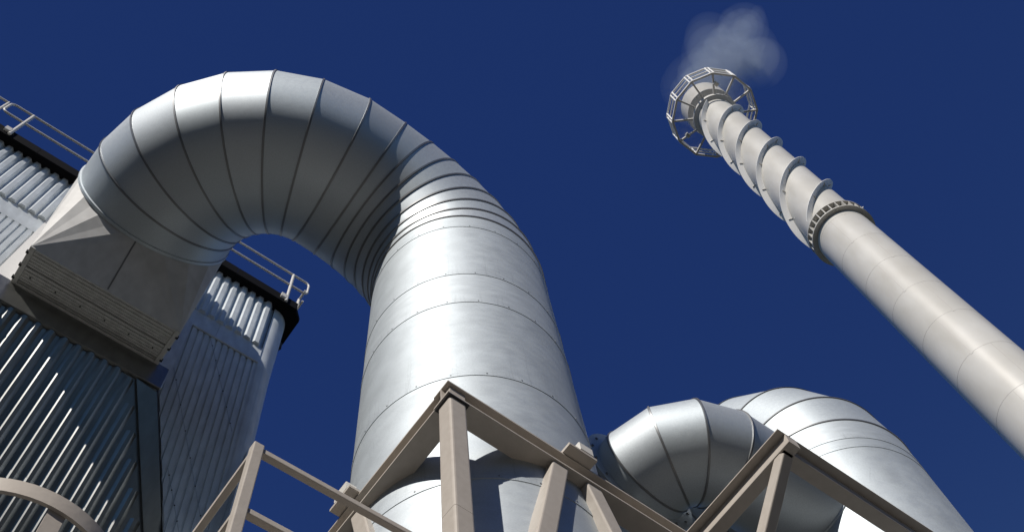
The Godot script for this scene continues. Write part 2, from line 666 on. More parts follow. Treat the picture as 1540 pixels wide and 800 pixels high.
	for k2 in 6:
		var b := Mb.new()
		var x := lerpf(x0 + 0.12, x1 - 0.12, k2 / 5.0)
		var z := BOX_Z0 - depth * 0.64
		b.bar(Vector3(x, BOX_Y0 + depth * 0.64 * slope + 0.02, z), Vector3(x, BOX_Y0 + depth * 0.64 * slope - 0.012, z), 0.02, 0.02, Vector3.BACK)
		obj("screw", b, mats.dark, bx)


# ---------------------------------------------------------------- the building
func rib_profile(pitch: float, crest: float, slope: float, depth: float) -> PackedVector2Array:
	# x along the wall, y outwards; solid back to the wall plane
	var v := pitch - crest - 2.0 * slope
	return PackedVector2Array([Vector2(0, -0.02), Vector2(pitch, -0.02), Vector2(pitch, 0.004), Vector2(pitch - v * 0.5, 0.004), Vector2(pitch - v * 0.5 - slope, depth), Vector2(v * 0.5 + slope, depth), Vector2(v * 0.5, 0.004), Vector2(0, 0.004)])


func building() -> void:
	var o := thing("filter_building", "grey building clad in ribbed metal siding with a black roof edge, on the left", "building", Vector3(-0.5, GROUND, WALL_Z))
	var right := 2.2             # where the flat siding ends and the rounded corner begins
	var cr := 0.36
	var left := -4.2
	var top := 18.12
	# the shell behind the cladding; below y = 13.7 the wall leans back between its two edges
	var lean := tan(deg_to_rad(26.5))
	var hop_top := 13.72
	var hop_low := 10.9
	var core := Mb.new()
	var zb := WALL_Z - 6.0
	core.quad(Vector3(left, hop_top, WALL_Z - 0.03), Vector3(0.98, hop_top, WALL_Z - 0.03), Vector3(0.98, top, WALL_Z - 0.03), Vector3(left, top, WALL_Z - 0.03), Vector3.BACK)
	core.quad(Vector3(0.98, 15.97, WALL_Z - 0.03), Vector3(right, 15.97, WALL_Z - 0.03), Vector3(right, top, WALL_Z - 0.03), Vector3(0.98, top, WALL_Z - 0.03), Vector3.BACK)
	core.quad(Vector3(left, GROUND, zb), Vector3(right + cr, GROUND, zb), Vector3(right + cr, top, zb), Vector3(left, top, zb), Vector3.FORWARD)
	core.quad(Vector3(left, GROUND, WALL_Z - 0.03), Vector3(left, GROUND, zb), Vector3(left, top, zb), Vector3(left, top, WALL_Z - 0.03), Vector3.LEFT)
	core.quad(Vector3(left, top - 0.01, WALL_Z), Vector3(right + cr, top - 0.01, WALL_Z - cr), Vector3(right + cr, top - 0.01, zb), Vector3(left, top - 0.01, zb), Vector3.UP)
	obj("wall", core, mats.siding, o)
	# rounded corner trim at the right end, then the side wall
	var cm := Mb.new()
	var pa := PackedVector3Array()
	var pb := PackedVector3Array()
	var pc := PackedVector3Array()
	var lean_by := Vector3(0.085 * 7.95, -7.95, -tan(deg_to_rad(10.0)) * 7.95)
	for k in 18:
		var t := PI / 2 * (1.0 - maxf(k - 1, 0) / 16.0)
		var p := Vector3(right + 0.04 + cos(t) * (cr - 0.04), 15.95, WALL_Z + 0.012 - cr + sin(t) * cr)
		if k == 0:
			p.x = right
		pa.append(p)
		pb.append(p + Vector3(0, top - 15.95, 0))
		pc.append(p + lean_by)
	cm.loft(pa, pb, Vector3(right - 0.3, 17, WALL_Z - 0.8), 0.0, 1.0, false)
	cm.loft(pc, pa, Vector3(right - 0.0, 12, WALL_Z - 1.4), 0.0, 1.0, false)
	obj("corner_trim", cm, mats.siding, o)
	var sw := Mb.new()
	sw.quad(Vector3(right + cr, GROUND, WALL_Z - cr), Vector3(right + cr, top, WALL_Z - cr), Vector3(right + cr, top, zb), Vector3(right + cr, GROUND, zb), Vector3.RIGHT)
	obj("side_wall", sw, mats.siding, o)
	# upper siding: deep ribs under the roof edge, with the inlet box in front of the middle
	var up_pitch := 0.165
	var prof := rib_profile(up_pitch, 0.07, 0.035, 0.055)
	var y0 := 16.45
	var m := Mb.new()
	m.extrude(prof, Vector3(0, y0, WALL_Z + 0.03), Vector3(0, top, WALL_Z + 0.03), Vector3.RIGHT, Vector3.BACK)
	var rib := m.mesh(off)
	var n := int((right - left) / up_pitch)
	for i in n:
		put("upper_siding_rib", rib, mats.siding, o, Vector3(right - 0.06 - (i + 1) * up_pitch, 0, 0))
	# flat flashing below it
	for seg in [[left, -1.66], [0.86, 1.42], [1.424, right]]:
		m = Mb.new()
		m.block(Vector3((seg[0] + seg[1]) * 0.5, 16.20, WALL_Z + 0.014), Vector3(seg[1] - seg[0], 0.50, 0.03), 0.004)
		obj("flashing", m, mats.siding, o)
	# plain plates either side of the inlet box
	m = Mb.new()
	m.block(Vector3(-1.535, 15.8, WALL_Z + 0.024), Vector3(0.25, 4.3, 0.03), 0.004)
	obj("cover_plate", m, mats.bright, o)
	m = Mb.new()
	m.block(Vector3(0.92, 14.85, WALL_Z + 0.03), Vector3(0.2, 2.2, 0.03), 0.004)
	obj("cover_plate", m, mats.siding, o)
	# lower siding: narrow ribs; on the right they run down and end on a slanting cut
	var lo_pitch := 0.109
	prof = rib_profile(lo_pitch, 0.070, 0.009, 0.028)
	# this part stands back and leans in a little towards its foot
	var back_lean := tan(deg_to_rad(10.0))
	var low := func(x: float, y: float) -> Vector3: return Vector3(x, y, WALL_Z - 0.025 - (15.95 - y) * back_lean)
	var face_out := Vector3(0, -sin(deg_to_rad(10.0)), cos(deg_to_rad(10.0)))
	var drift := 0.085        # the ribs run out to the right by this much per metre down
	var xs: float
	xs = 0.70
	while xs < right + 0.1:
		# xs is where the rib would meet y = 15.95; follow it down to the slanting cut
		var drop := func(x: float) -> float: return maxf(0.0, (15.95 - CUT_Y + (x - CUT_X) * CUT_K) / (1.0 - drift * CUT_K))
		var da: float = drop.call(xs)
		var shift := PackedVector3Array()
		for p in prof:
			var db: float = drop.call(xs + p.x)
			shift.append(low.call(db * drift, 15.95 - db) - low.call(da * drift, 15.95 - da))
		if da > 0.1:
			m = Mb.new()
			m.extrude(prof, low.call(xs, 15.95), low.call(xs + da * drift, 15.95 - da), Vector3.RIGHT, face_out, shift)
			obj("lower_siding_rib", m, mats.siding, o)
		xs += lo_pitch
	# slanting lap joints across these ribs, with their screws
	for q in [[1.37, 15.9, 2.24, 14.25], [1.08, 14.85, 2.38, 12.3], [1.62, 13.0, 2.3, 11.7]]:
		m = Mb.new()
		var qa: Vector3 = low.call(q[0], q[1]) + face_out * 0.029
		var qb: Vector3 = low.call(q[2], q[3]) + face_out * 0.029
		m.bar(qa, qb, 0.009, 0.005, face_out)
		obj("lap_joint", m, mats.clad_dull, o)
		for k in 6:
			m = Mb.new()
			var c: Vector3 = qa.lerp(qb, (k + 0.5) / 6.0)
			m.bar(c, c + face_out * 0.01, 0.016, 0.016, Vector3.UP)
			obj("screw", m, mats.dark, o)
	m = Mb.new()
	m.extrude(prof, Vector3(0, 13.78, WALL_Z), Vector3(0, 15.95, WALL_Z), Vector3.RIGHT, Vector3.BACK)
	rib = m.mesh(off)
	for i in 18:
		put("lower_siding_rib", rib, mats.siding, o, Vector3(-1.67 - (i + 1) * lo_pitch, 0, 0))
	# leaning wall under the box: a flat band, ribs and a flat edge strip
	m = Mb.new()
	m.block(Vector3((left + 1.0) * 0.5, 14.02, WALL_Z + 0.022), Vector3(1.0 - left, 0.58, 0.05), 0.006)
	obj("head_flashing", m, mats.hopper, o)
	var at := func(x: float, y: float, out := 0.0) -> Vector3:
		return Vector3(x, y, WALL_Z - 0.02 - (hop_top - y) * lean) + Vector3(0, -sin(deg_to_rad(26.5)), cos(deg_to_rad(26.5))) * out
	var edge := func(y: float) -> float: return 0.66 + (hop_top - y) * 0.61
	var back := Mb.new()
	back.quad(at.call(left, hop_top), at.call(0.98, hop_top), at.call(right + cr, hop_low), at.call(left, hop_low), Vector3(0, -0.3, 1))
	back.quad(at.call(left, hop_low), at.call(right + cr, hop_low), Vector3(right + cr, GROUND, at.call(0, hop_low).z), Vector3(left, GROUND, at.call(0, hop_low).z), Vector3.BACK)
	obj("leaning_wall", back, mats.hopper, o)
	var hp := 0.195
	prof = rib_profile(hp, 0.05, 0.048, 0.042)
	var along: Vector3 = (at.call(0, hop_low) - at.call(0, hop_top)).normalized()
	var outw := Vector3(0, -sin(deg_to_rad(26.5)), cos(deg_to_rad(26.5)))
	var lap := 11.95
	var x := left
	while x < 2.3:
		# where the rib meets the slanting edge strip
		var ystart := hop_top + 0.02
		if x + hp > edge.call(hop_top):
			ystart = hop_top - (x + hp - 0.66) / 0.61
		for row in [[ystart, lap], [lap - 0.004, hop_low]]:
			if row[0] - row[1] < 0.05 or row[0] < hop_low:
				continue
			var start: float = minf(row[0], ystart)
			m = Mb.new()
			var lift := 0.0 if row[1] == lap else 0.005
			m.extrude(prof, at.call(x, start, lift), at.call(x, row[1], lift), Vector3.RIGHT, outw)
			obj("leaning_wall_rib", m, mats.hopper, o)
		x += hp
	m = Mb.new()
	var e0: float = edge.call(hop_top)
	var e1: float = edge.call(hop_low)
	var k0: Vector3 = low.call(CUT_X, CUT_Y)
	var k1: Vector3 = low.call(CUT_X + (CUT_Y - hop_low) / CUT_K, hop_low)
	var w0: Vector3 = at.call(0.99, hop_top - 0.04, 0.05)
	var w1: Vector3 = at.call(0.99 + (hop_top - 0.04 - hop_low) * 0.584, hop_low, 0.05)
	m.quad(at.call(e0, hop_top, 0.05), w0, w1, at.call(e1, hop_low, 0.05), Vector3(0, -0.3, 1))
	m.quad(at.call(e0, hop_top, 0.05), at.call(e1, hop_low, 0.05), at.call(e1, hop_low, 0.0), at.call(e0, hop_top, 0.0), Vector3.LEFT)
	obj("edge_strip", m, mats.hopper, o)
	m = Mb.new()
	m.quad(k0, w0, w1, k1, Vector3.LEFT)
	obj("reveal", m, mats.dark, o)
	# roof edge
	var over := 0.2
	var rx := right + cr + 0.12
	var roof := Mb.new()
	var prof2 := PackedVector2Array([Vector2(left - 0.2, -WALL_Z - over), Vector2(rx - 0.16, -WALL_Z - over), Vector2(rx, -WALL_Z - over + 0.16), Vector2(rx, -zb), Vector2(left - 0.2, -zb)])
	roof.extrude(prof2, Vector3(0, top, 0), Vector3(0, top + 0.13, 0), Vector3.RIGHT, Vector3.FORWARD)
	obj("roof_slab", roof, mats.black, o)
	var xsg := left - 0.2
	while xsg < rx - 0.3:
		var x2 := minf(xsg + 1.9, rx - 0.16)
		m = Mb.new()
		m.block(Vector3((xsg + x2) * 0.5, top + 0.10, WALL_Z + over + 0.02), Vector3(x2 - xsg - 0.006, 0.26, 0.03), 0.005)
		obj("fascia_panel", m, mats.black, o)
		xsg = x2
	m = Mb.new()
	m.tube(PackedVector3Array([Vector3(rx - 0.05, top - 0.02, WALL_Z - 0.5), Vector3(rx - 0.05, top - 0.22, WALL_Z - 0.5)]), 0.04)
	obj("roof_drain", m, mats.dark, o)
	# railing on the roof edge
	var ry := top + 0.13
	var rz := WALL_Z + over + 0.05
	var r := thing("roof_railing", "pale tube railing along the black roof edge of the ribbed building", "railing", Vector3(0.0, ry, rz))
	var rail_y := [ry + 0.62, ry + 1.12]
	var xl := -3.42
	var xr := 2.62
	for yy in rail_y:
		m = Mb.new()
		m.tube(PackedVector3Array([Vector3(xl + 0.1, yy, rz), Vector3(xr - 0.1, yy, rz)]), 0.022)
		obj("rail", m, mats.rail, r)
	for sx in [[xl, 1.0], [xr, -1.0]]:
		m = Mb.new()
		var pth := PackedVector3Array()
		for k in 7:
			var t := PI / 2 * k / 6.0
			pth.append(Vector3(sx[0] + sx[1] * 0.1 * (1 - sin(t)), rail_y[1] - 0.1 * (1 - cos(t)), rz))
		pth.append(Vector3(sx[0], rail_y[0] + 0.1, rz))
		for k in 7:
			var t := PI / 2 * k / 6.0
			pth.append(Vector3(sx[0] + sx[1] * 0.1 * (1 - cos(t)), rail_y[0] + 0.1 * (1 - sin(t)), rz))
		m.tube(pth, 0.022)
		obj("rail_end_loop", m, mats.rail, r)
	for px in [-3.02, -0.2, 2.28]:
		m = Mb.new()
		m.tube(PackedVector3Array([Vector3(px, ry - 0.12, rz), Vector3(px, rail_y[1], rz)]), 0.03)
		obj("post", m, mats.rail, r)
		m = Mb.new()
		m.block(Vector3(px - 0.07, ry + 0.02, rz - 0.02), Vector3(0.1, 0.16, 0.1), 0.012)
		obj("post_clamp", m, mats.rail, r)
	# the next length of railing, mostly beyond the left edge
	for yy in rail_y:
		m = Mb.new()
		m.tube(PackedVector3Array([Vector3(xl - 0.06, yy, rz - 0.03), Vector3(xl - 1.3, yy, rz - 0.03)]), 0.022)
		obj("rail", m, mats.rail, r)
	m = Mb.new()
	m.tube(PackedVector3Array([Vector3(xl - 0.06, rail_y[1] + 0.02, rz - 0.03), Vector3(xl - 0.06, rail_y[0] - 0.02, rz - 0.03)]), 0.022)
	obj("rail_end_loop", m, mats.rail, r)
	# the return of the railing along the right side
	for yy in rail_y:
		m = Mb.new()
		m.tube(PackedVector3Array([Vector3(xr, yy - 0.05, rz - 0.12), Vector3(xr, yy - 0.05, rz - 3.0)]), 0.022)
		obj("side_rail", m, mats.rail, r)
	m = Mb.new()
	m.tube(PackedVector3Array([Vector3(xr, ry - 0.1, rz - 0.35), Vector3(xr, rail_y[1] - 0.05, rz - 0.35)]), 0.03)
	obj("post", m, mats.rail, r)


# ---------------------------------------------------------------- second duct and the branch into it
const RISER := Vector3(9.2, 0, -3.59)


func second_duct() -> void:
	var o := thing("rear_duct", "silver round duct at the right that bends away behind the small elbow", "duct", Vector3(RISER.x, GROUND, RISER.z))
	var r := 1.2
	var ys := [GROUND, 2.0, 5.0, 8.0, 11.743, 11.964]
	for i in ys.size():
		var top: float = ys[i + 1] if i + 1 < ys.size() else 12.44
		obj("riser_section", vertical_shell(RISER, r, ys[i], top, 0.006 if i > 2 else 0.0, 128), mats["riser_%d" % ((i + 1) % 3)], o)
	var cuts := [0.0, 14.0, 32.0, 50.0, 68.0, 90.0]
	var rb := 2.2
	var prev := []
	for s in cuts:
		var a := deg_to_rad(s)
		var cur := [Vector3(RISER.x, 12.44 + rb * sin(a), RISER.z - rb * (1 - cos(a))), Vector3(0, sin(a), cos(a)), Vector3.RIGHT]
		if prev.size():
			obj("elbow_segment", tube_section(circle(prev[0], prev[1], prev[2], r, 128), circle(cur[0], cur[1], cur[2], r, 128), (prev[0] + cur[0]) * 0.5), mats.clad, o)
			obj("elbow_seam", seam_ring(prev[0], prev[1], prev[2], r, 0.034, 0.013, 128), mats.seam, o)
		prev = cur
	var tail := [prev[0] + Vector3(0, 0, -6), prev[1], prev[2]]
	obj("level_section", tube_section(circle(prev[0], prev[1], prev[2], r, 128), circle(tail[0], tail[1], tail[2], r, 128), prev[0] + Vector3(0, 0, -3)), mats.clad, o)

	# branch: comes forward out of a drum, turns right and runs into the rear duct
	var y := 11.10
	var x0 := 6.07
	var br := 0.63
	var rb2 := 0.66
	var zc := -3.56
	var zb := zc - rb2
	var b := thing("branch_duct", "small silver elbow with four raised seams between the large duct and the rear duct", "duct", Vector3(x0, y - br, zb))
	var fr := [[Vector3(x0, y, zb - 0.1), Vector3.UP, Vector3.RIGHT]]
	for s in [4.0, 31.0, 58.0, 86.0]:
		var a := deg_to_rad(s)
		fr.append([Vector3(x0 + rb2 * (1 - cos(a)), y, zb + rb2 * sin(a)), Vector3.UP, Vector3(cos(a), 0, -sin(a))])
	for i in fr.size() - 1:
		obj("elbow_segment", tube_section(circle(fr[i][0], fr[i][1], fr[i][2], br), circle(fr[i + 1][0], fr[i + 1][1], fr[i + 1][2], br), (fr[i][0] + fr[i + 1][0]) * 0.5), mats.clad_dull if i % 2 else mats.clad, b)
		if i > 0:
			obj("elbow_seam", seam_ring(fr[i][0], fr[i][1], fr[i][2], br, 0.034, 0.013), mats.seam, b)
	obj("elbow_seam", seam_ring(fr[4][0], fr[4][1], fr[4][2], br, 0.034, 0.013), mats.seam, b)
	var e: Array = fr[4]
	obj("level_section", tube_section(circle(e[0], e[1], e[2], br), circle(Vector3(8.45, y, zc), Vector3.UP, Vector3.FORWARD, br), Vector3(7.3, y, zc)), mats.clad_dull, b)
	var bead := PackedVector3Array()
	for i in 64:
		var t := TAU * i / 64
		var yy := y + br * cos(t)
		var zz := zc + br * sin(t)
		bead.append(Vector3(RISER.x - sqrt(1.2 * 1.2 - pow(zz - RISER.z, 2)) - 0.004, yy, zz))
	var m := Mb.new()
	m.tube(bead, 0.018, 8, true)
	obj("joint_bead", m, mats.clad, b)
	m = Mb.new()
	var f0 := circle(Vector3(x0, y, zb - 0.10), Vector3.UP, Vector3.RIGHT, 0.79)
	var f1 := circle(Vector3(x0, y, zb - 0.14), Vector3.UP, Vector3.RIGHT, 0.79)
	m.loft(f0, f1, Vector3(x0, y, zb - 0.12))
	m.fan(f0, Vector3.BACK)
	m.fan(f1, Vector3.FORWARD)
	obj("flange", m, mats.clad_dull, b)
	for i in 16:
		var t := TAU * (i + 0.5) / 16
		var p := Vector3(x0 + cos(t) * 0.715, y + sin(t) * 0.715, zb - 0.10)
		m = Mb.new()
		m.bar(p - Vector3(0, 0, 0.01), p + Vector3(0, 0, 0.018), 0.03, 0.03, Vector3.UP, 0.006)
		obj("bolt", m, mats.seam, b)
	# drum behind the flange
	var d := thing("fan_drum", "plain grey drum behind the flange of the small elbow", "drum", Vector3(x0, y - 0.95, zb - 0.5))
	obj("drum_shell", tube_section(circle(Vector3(x0, y - 0.1, zb - 0.34), Vector3.UP, Vector3.RIGHT, 0.95), circle(Vector3(x0, y - 0.1, -9.0), Vector3.UP, Vector3.RIGHT, 0.95), Vector3(x0, y - 0.1, -7)), mats.clad_dull, d)
	m = Mb.new()
	m.loft(circle(Vector3(x0, y, zb - 0.12), Vector3.UP, Vector3.RIGHT, 0.66), circle(Vector3(x0, y - 0.1, zb - 0.34), Vector3.UP, Vector3.RIGHT, 0.95), Vector3(x0, y, zb - 0.6))
	obj("drum_cone", m, mats.clad_dull, d)
	m = Mb.new()
	m.fan(circle(Vector3(x0, y - 0.1, -9.0), Vector3.UP, Vector3.RIGHT, 0.95), Vector3.FORWARD)
	obj("drum_end", m, mats.clad_dull, d)
	for z in [-5.2, -8.4]:
		m = Mb.new()
		m.bar(Vector3(x0, GROUND, z), Vector3(x0, y - 1.0, z), 0.2, 0.2, Vector3.RIGHT, 0.02)
		obj("leg", m, mats.steel, d)


# ---------------------------------------------------------------- steel frames
func i_beam(w: float, h: float, tf: float, tw: float) -> PackedVector2Array:
	# x across, y up; the top face lies at y = 0
	var a := w * 0.5
	var b := tw * 0.5
	return PackedVector2Array([Vector2(-a, -h), Vector2(a, -h), Vector2(a, -h + tf), Vector2(b, -h + tf), Vector2(b, -tf), Vector2(a, -tf), Vector2(a, 0), Vector2(-a, 0), Vector2(-a, -tf), Vector2(-b, -tf), Vector2(-b, -h + tf), Vector2(-a, -h + tf)])


func support_frame() -> void:
	# square frame round the large duct; local axes from its nearest corner, turned a little against the building
	var o := thing("support_frame", "beige steel frame of beams, posts and braces around the foot of the large duct", "steel frame", Vector3(2.448, GROUND, -3.227))
	o.rotation.y = deg_to_rad(1.1)
	off = Vector3(0, GROUND, 0)
	var top := 7.95
	var side := 2.56
	var w := 0.2
	var prof := i_beam(w, 0.2, 0.018, 0.012)
	var hw := w * 0.5
	# near right beam (along x) runs on to the right, near left beam (along -z)
	var runs := [[Vector3(-0.01, top, -hw), Vector3(6.4, top, -hw)], [Vector3(hw, top, -w - 0.004), Vector3(hw, top, -4.6)], [Vector3(w + 0.004, top, -side), Vector3(6.4, top, -side)], [Vector3(side, top, -w - 0.004), Vector3(side, top, -side + hw + 0.004)]]
	for q in runs:
		var m := Mb.new()
		var d: Vector3 = (q[1] - q[0]).normalized()
		m.extrude(prof, q[0], q[1], d.cross(Vector3.UP), Vector3.UP)
		obj("beam", m, mats.steel, o)
	# end plate and bearing plate at the near corner
	var m := Mb.new()
	m.block(Vector3(0.105, top - 0.10, -0.105), Vector3(0.15, 0.16, 0.15), 0.004)
	obj("corner_stiffener", m, mats.steel, o)
	m = Mb.new()
	m.block(Vector3(0.1, top - 0.2085, -0.1), Vector3(0.2, 0.015, 0.2), 0.002)
	obj("bearing_plate", m, mats.dark, o)
	for p in [Vector3(0.1, 0, -0.1), Vector3(side, 0, -0.1), Vector3(0.1, 0, -side), Vector3(side, 0, -side), Vector3(6.2, 0, -0.1)]:
		for part in [[GROUND, top - 1.74], [top - 1.736, top - 0.217]]:
			m = Mb.new()
			m.bar(Vector3(p.x, part[0], p.z), Vector3(p.x, part[1], p.z), 0.165, 0.165, Vector3.RIGHT, 0.022, 3)
			obj("post", m, mats.steel, o)
	# inverted-V braces under the middle of each near beam
	var mid := 1.28
	var feet := 3.9
	for q in [[Vector3(mid - 0.13, top - 0.20, -0.1), Vector3(0.18, feet, -0.1)], [Vector3(mid + 0.22, top - 0.20, -0.1), Vector3(side - 0.1, feet, -0.1)], [Vector3(0.1, top - 0.20, -mid - 0.06), Vector3(0.1, feet, -0.3)], [Vector3(0.1, top - 0.20, -mid - 0.4), Vector3(0.1, feet, -side + 0.1)]]:
		m = Mb.new()
		m.bar(q[0], q[1], 0.165, 0.165, Vector3.BACK if absf(q[1].x - q[0].x) > 0.1 else Vector3.RIGHT, 0.018, 3)
		obj("brace", m, mats.steel, o)
	# bearings of the duct on the two near beams
	m = Mb.new()
	m.block(Vector3(mid + 0.05, top + 0.02, 0.0), Vector3(0.30, 0.035, 0.20), 0.004)
	obj("bearing", m, mats.steel, o)
	m = Mb.new()
	m.block(Vector3(mid + 0.10, top + 0.11, 0.05), Vector3(0.14, 0.13, 0.10), 0.014)
	obj("bearing_block", m, mats.rail, o)
	m = Mb.new()
	m.block(Vector3(0.0, top + 0.02, -mid - 0.15), Vector3(0.20, 0.035, 0.30), 0.004)
	obj("bearing", m, mats.steel, o)
	m = Mb.new()
	m.block(Vector3(-0.05, top + 0.11, -mid - 0.15), Vector3(0.10, 0.13, 0.18), 0.014)
	obj("bearing_block", m, mats.rail, o)

	# second frame, further right
	o = thing("side_frame", "beige steel corner of two beams and a slanting brace in front of the rear duct", "steel frame", Vector3(5.68, GROUND, -2.32))
	var c := Vector3(5.68, 9.0, -2.32)
	var lip := 0.09
	var bw := 0.15
	var bh := 0.14
	var prof2 := PackedVector2Array([Vector2(0, -0.012), Vector2(0.13, -0.012), Vector2(0.13, 0), Vector2(-lip, 0), Vector2(-lip, -0.012)])
	for q in [[c + Vector3(lip, 0, 0.0), c + Vector3(lip, 0, -3.4), Vector3.RIGHT], [c + Vector3(lip + 0.02, 0, -lip), c + Vector3(6.6, 0, -lip), Vector3.FORWARD]]:
		m = Mb.new()
		var p := prof2.duplicate()
		m.extrude(p, q[0], q[1], q[2], Vector3.UP)
		obj("top_plate", m, mats.steel, o)
		m = Mb.new()
		var inw: Vector3 = q[2]
		m.bar(q[0] + inw * bw * 0.5 + Vector3(0, -0.014 - bh * 0.5, 0), q[1] + inw * bw * 0.5 + Vector3(0, -0.014 - bh * 0.5, 0), bw, bh, Vector3.UP, 0.008, 2)
		obj("beam", m, mats.steel, o)
	m = Mb.new()
	m.bar(c + Vector3(lip + bw * 0.5, -0.155, -0.16), c + Vector3(lip + bw * 0.5, -3.6, -3.3), 0.13, 0.13, Vector3.RIGHT, 0.018, 3)
	obj("brace", m, mats.steel, o)
	for p in [c + Vector3(lip + bw * 0.5, 0, -3.3), c + Vector3(6.4, 0, -lip - bw * 0.5)]:
		m = Mb.new()
		m.bar(Vector3(p.x, GROUND, p.z), Vector3(p.x, c.y - 0.155, p.z), 0.15, 0.15, Vector3.RIGHT, 0.02, 3)
		obj("post", m, mats.steel, o)


# ---------------------------------------------------------------- near railing and ladder hoop
func near_things() -> void:
	var c := Vector3(0.936, 5.14, -2.949)
	var deck := c.y - 1.15
	var o := thing("platform_railing", "beige square-bar railing corner in front of the ribbed building, nearest the viewer", "railing", Vector3(c.x, deck, c.z))
	var m := Mb.new()
	m.bar(Vector3(c.x + 0.03, deck, c.z - 0.03), Vector3(c.x + 0.03, c.y, c.z - 0.03), 0.062, 0.062, Vector3.RIGHT, 0.006, 2)
	obj("post", m, mats.steel, o)
	for y in [c.y - 0.03, c.y - 0.58]:
		m = Mb.new()
		m.bar(Vector3(c.x + 0.065, y, c.z - 0.03), Vector3(c.x + 2.6, y, c.z - 0.03), 0.042, 0.042, Vector3.UP, 0.005, 2)
		obj("rail", m, mats.steel, o)
		m = Mb.new()
		m.bar(Vector3(c.x + 0.03, y, c.z - 0.065), Vector3(c.x + 0.03, y, c.z - 1.6), 0.042, 0.042, Vector3.UP, 0.005, 2)
		obj("rail", m, mats.steel, o)
	for p in [Vector3(c.x + 2.6, 0, c.z - 0.03), Vector3(c.x + 0.03, 0, c.z - 1.6)]:
		m = Mb.new()
		m.bar(Vector3(p.x, deck, p.z), Vector3(p.x, c.y, p.z), 0.062, 0.062, Vector3.RIGHT, 0.006, 2)
		obj("post", m, mats.steel, o)
	m = Mb.new()
	m.block(Vector3(c.x + 1.3, deck - 0.03, c.z - 0.4), Vector3(2.7, 0.05, 0.8), 0.004)
	obj("deck", m, mats.steel, o)
	for p in [Vector3(c.x + 0.2, 0, c.z - 0.6), Vector3(c.x + 2.4, 0, c.z - 0.6)]:
		m = Mb.new()
		m.bar(Vector3(p.x, GROUND, p.z), Vector3(p.x, deck - 0.055, p.z), 0.1, 0.1, Vector3.RIGHT, 0.01, 2)
		obj("leg", m, mats.steel, o)

	# hoops and straps of a ladder cage
	var hy := 2.7
	var hc := Vector3(0.132, hy, -2.36)
	o = thing("ladder_cage", "curved beige flat-bar hoop of a ladder cage in the lower left corner", "ladder cage", Vector3(hc.x, GROUND, hc.z))
	var hr := 0.345
	for k in 4:
		m = Mb.new()
		var y := hy - 0.75 * k
		var a := circle(Vector3(hc.x, y - 0.03, hc.z), Vector3.RIGHT, Vector3.BACK, hr, 64)
		var b := circle(Vector3(hc.x, y + 0.03, hc.z), Vector3.RIGHT, Vector3.BACK, hr, 64)
		var ai := circle(Vector3(hc.x, y - 0.03, hc.z), Vector3.RIGHT, Vector3.BACK, hr - 0.012, 64)
		var bi := circle(Vector3(hc.x, y + 0.03, hc.z), Vector3.RIGHT, Vector3.BACK, hr - 0.012, 64)
		m.loft(a, b, Vector3(hc.x, y, hc.z))
		for i in 64:
			var j := (i + 1) % 64
			m.quad(a[i], a[j], ai[j], ai[i], Vector3.DOWN)
			m.quad(b[i], b[j], bi[j], bi[i], Vector3.UP)
			m.quad(ai[i], ai[j], bi[j], bi[i], Vector3(hc.x, y, hc.z) - ai[i])
		obj("hoop", m, mats.steel, o)
	for t in [86.0, 26.0, -34.0, 146.0, 206.0]:
		m = Mb.new()
		var d := Vector3(cos(deg_to_rad(t)), 0, sin(deg_to_rad(t)))
		var p := hc + d * (hr - 0.018)
		m.bar(Vector3(p.x, hy - 2.4, p.z), Vector3(p.x, hy + 0.028, p.z), 0.05, 0.008, d, 0.0)
		obj("strap", m, mats.steel, o)


# ---------------------------------------------------------------- chimney
const STACK := Vector3(19.92, 0, -1.986)


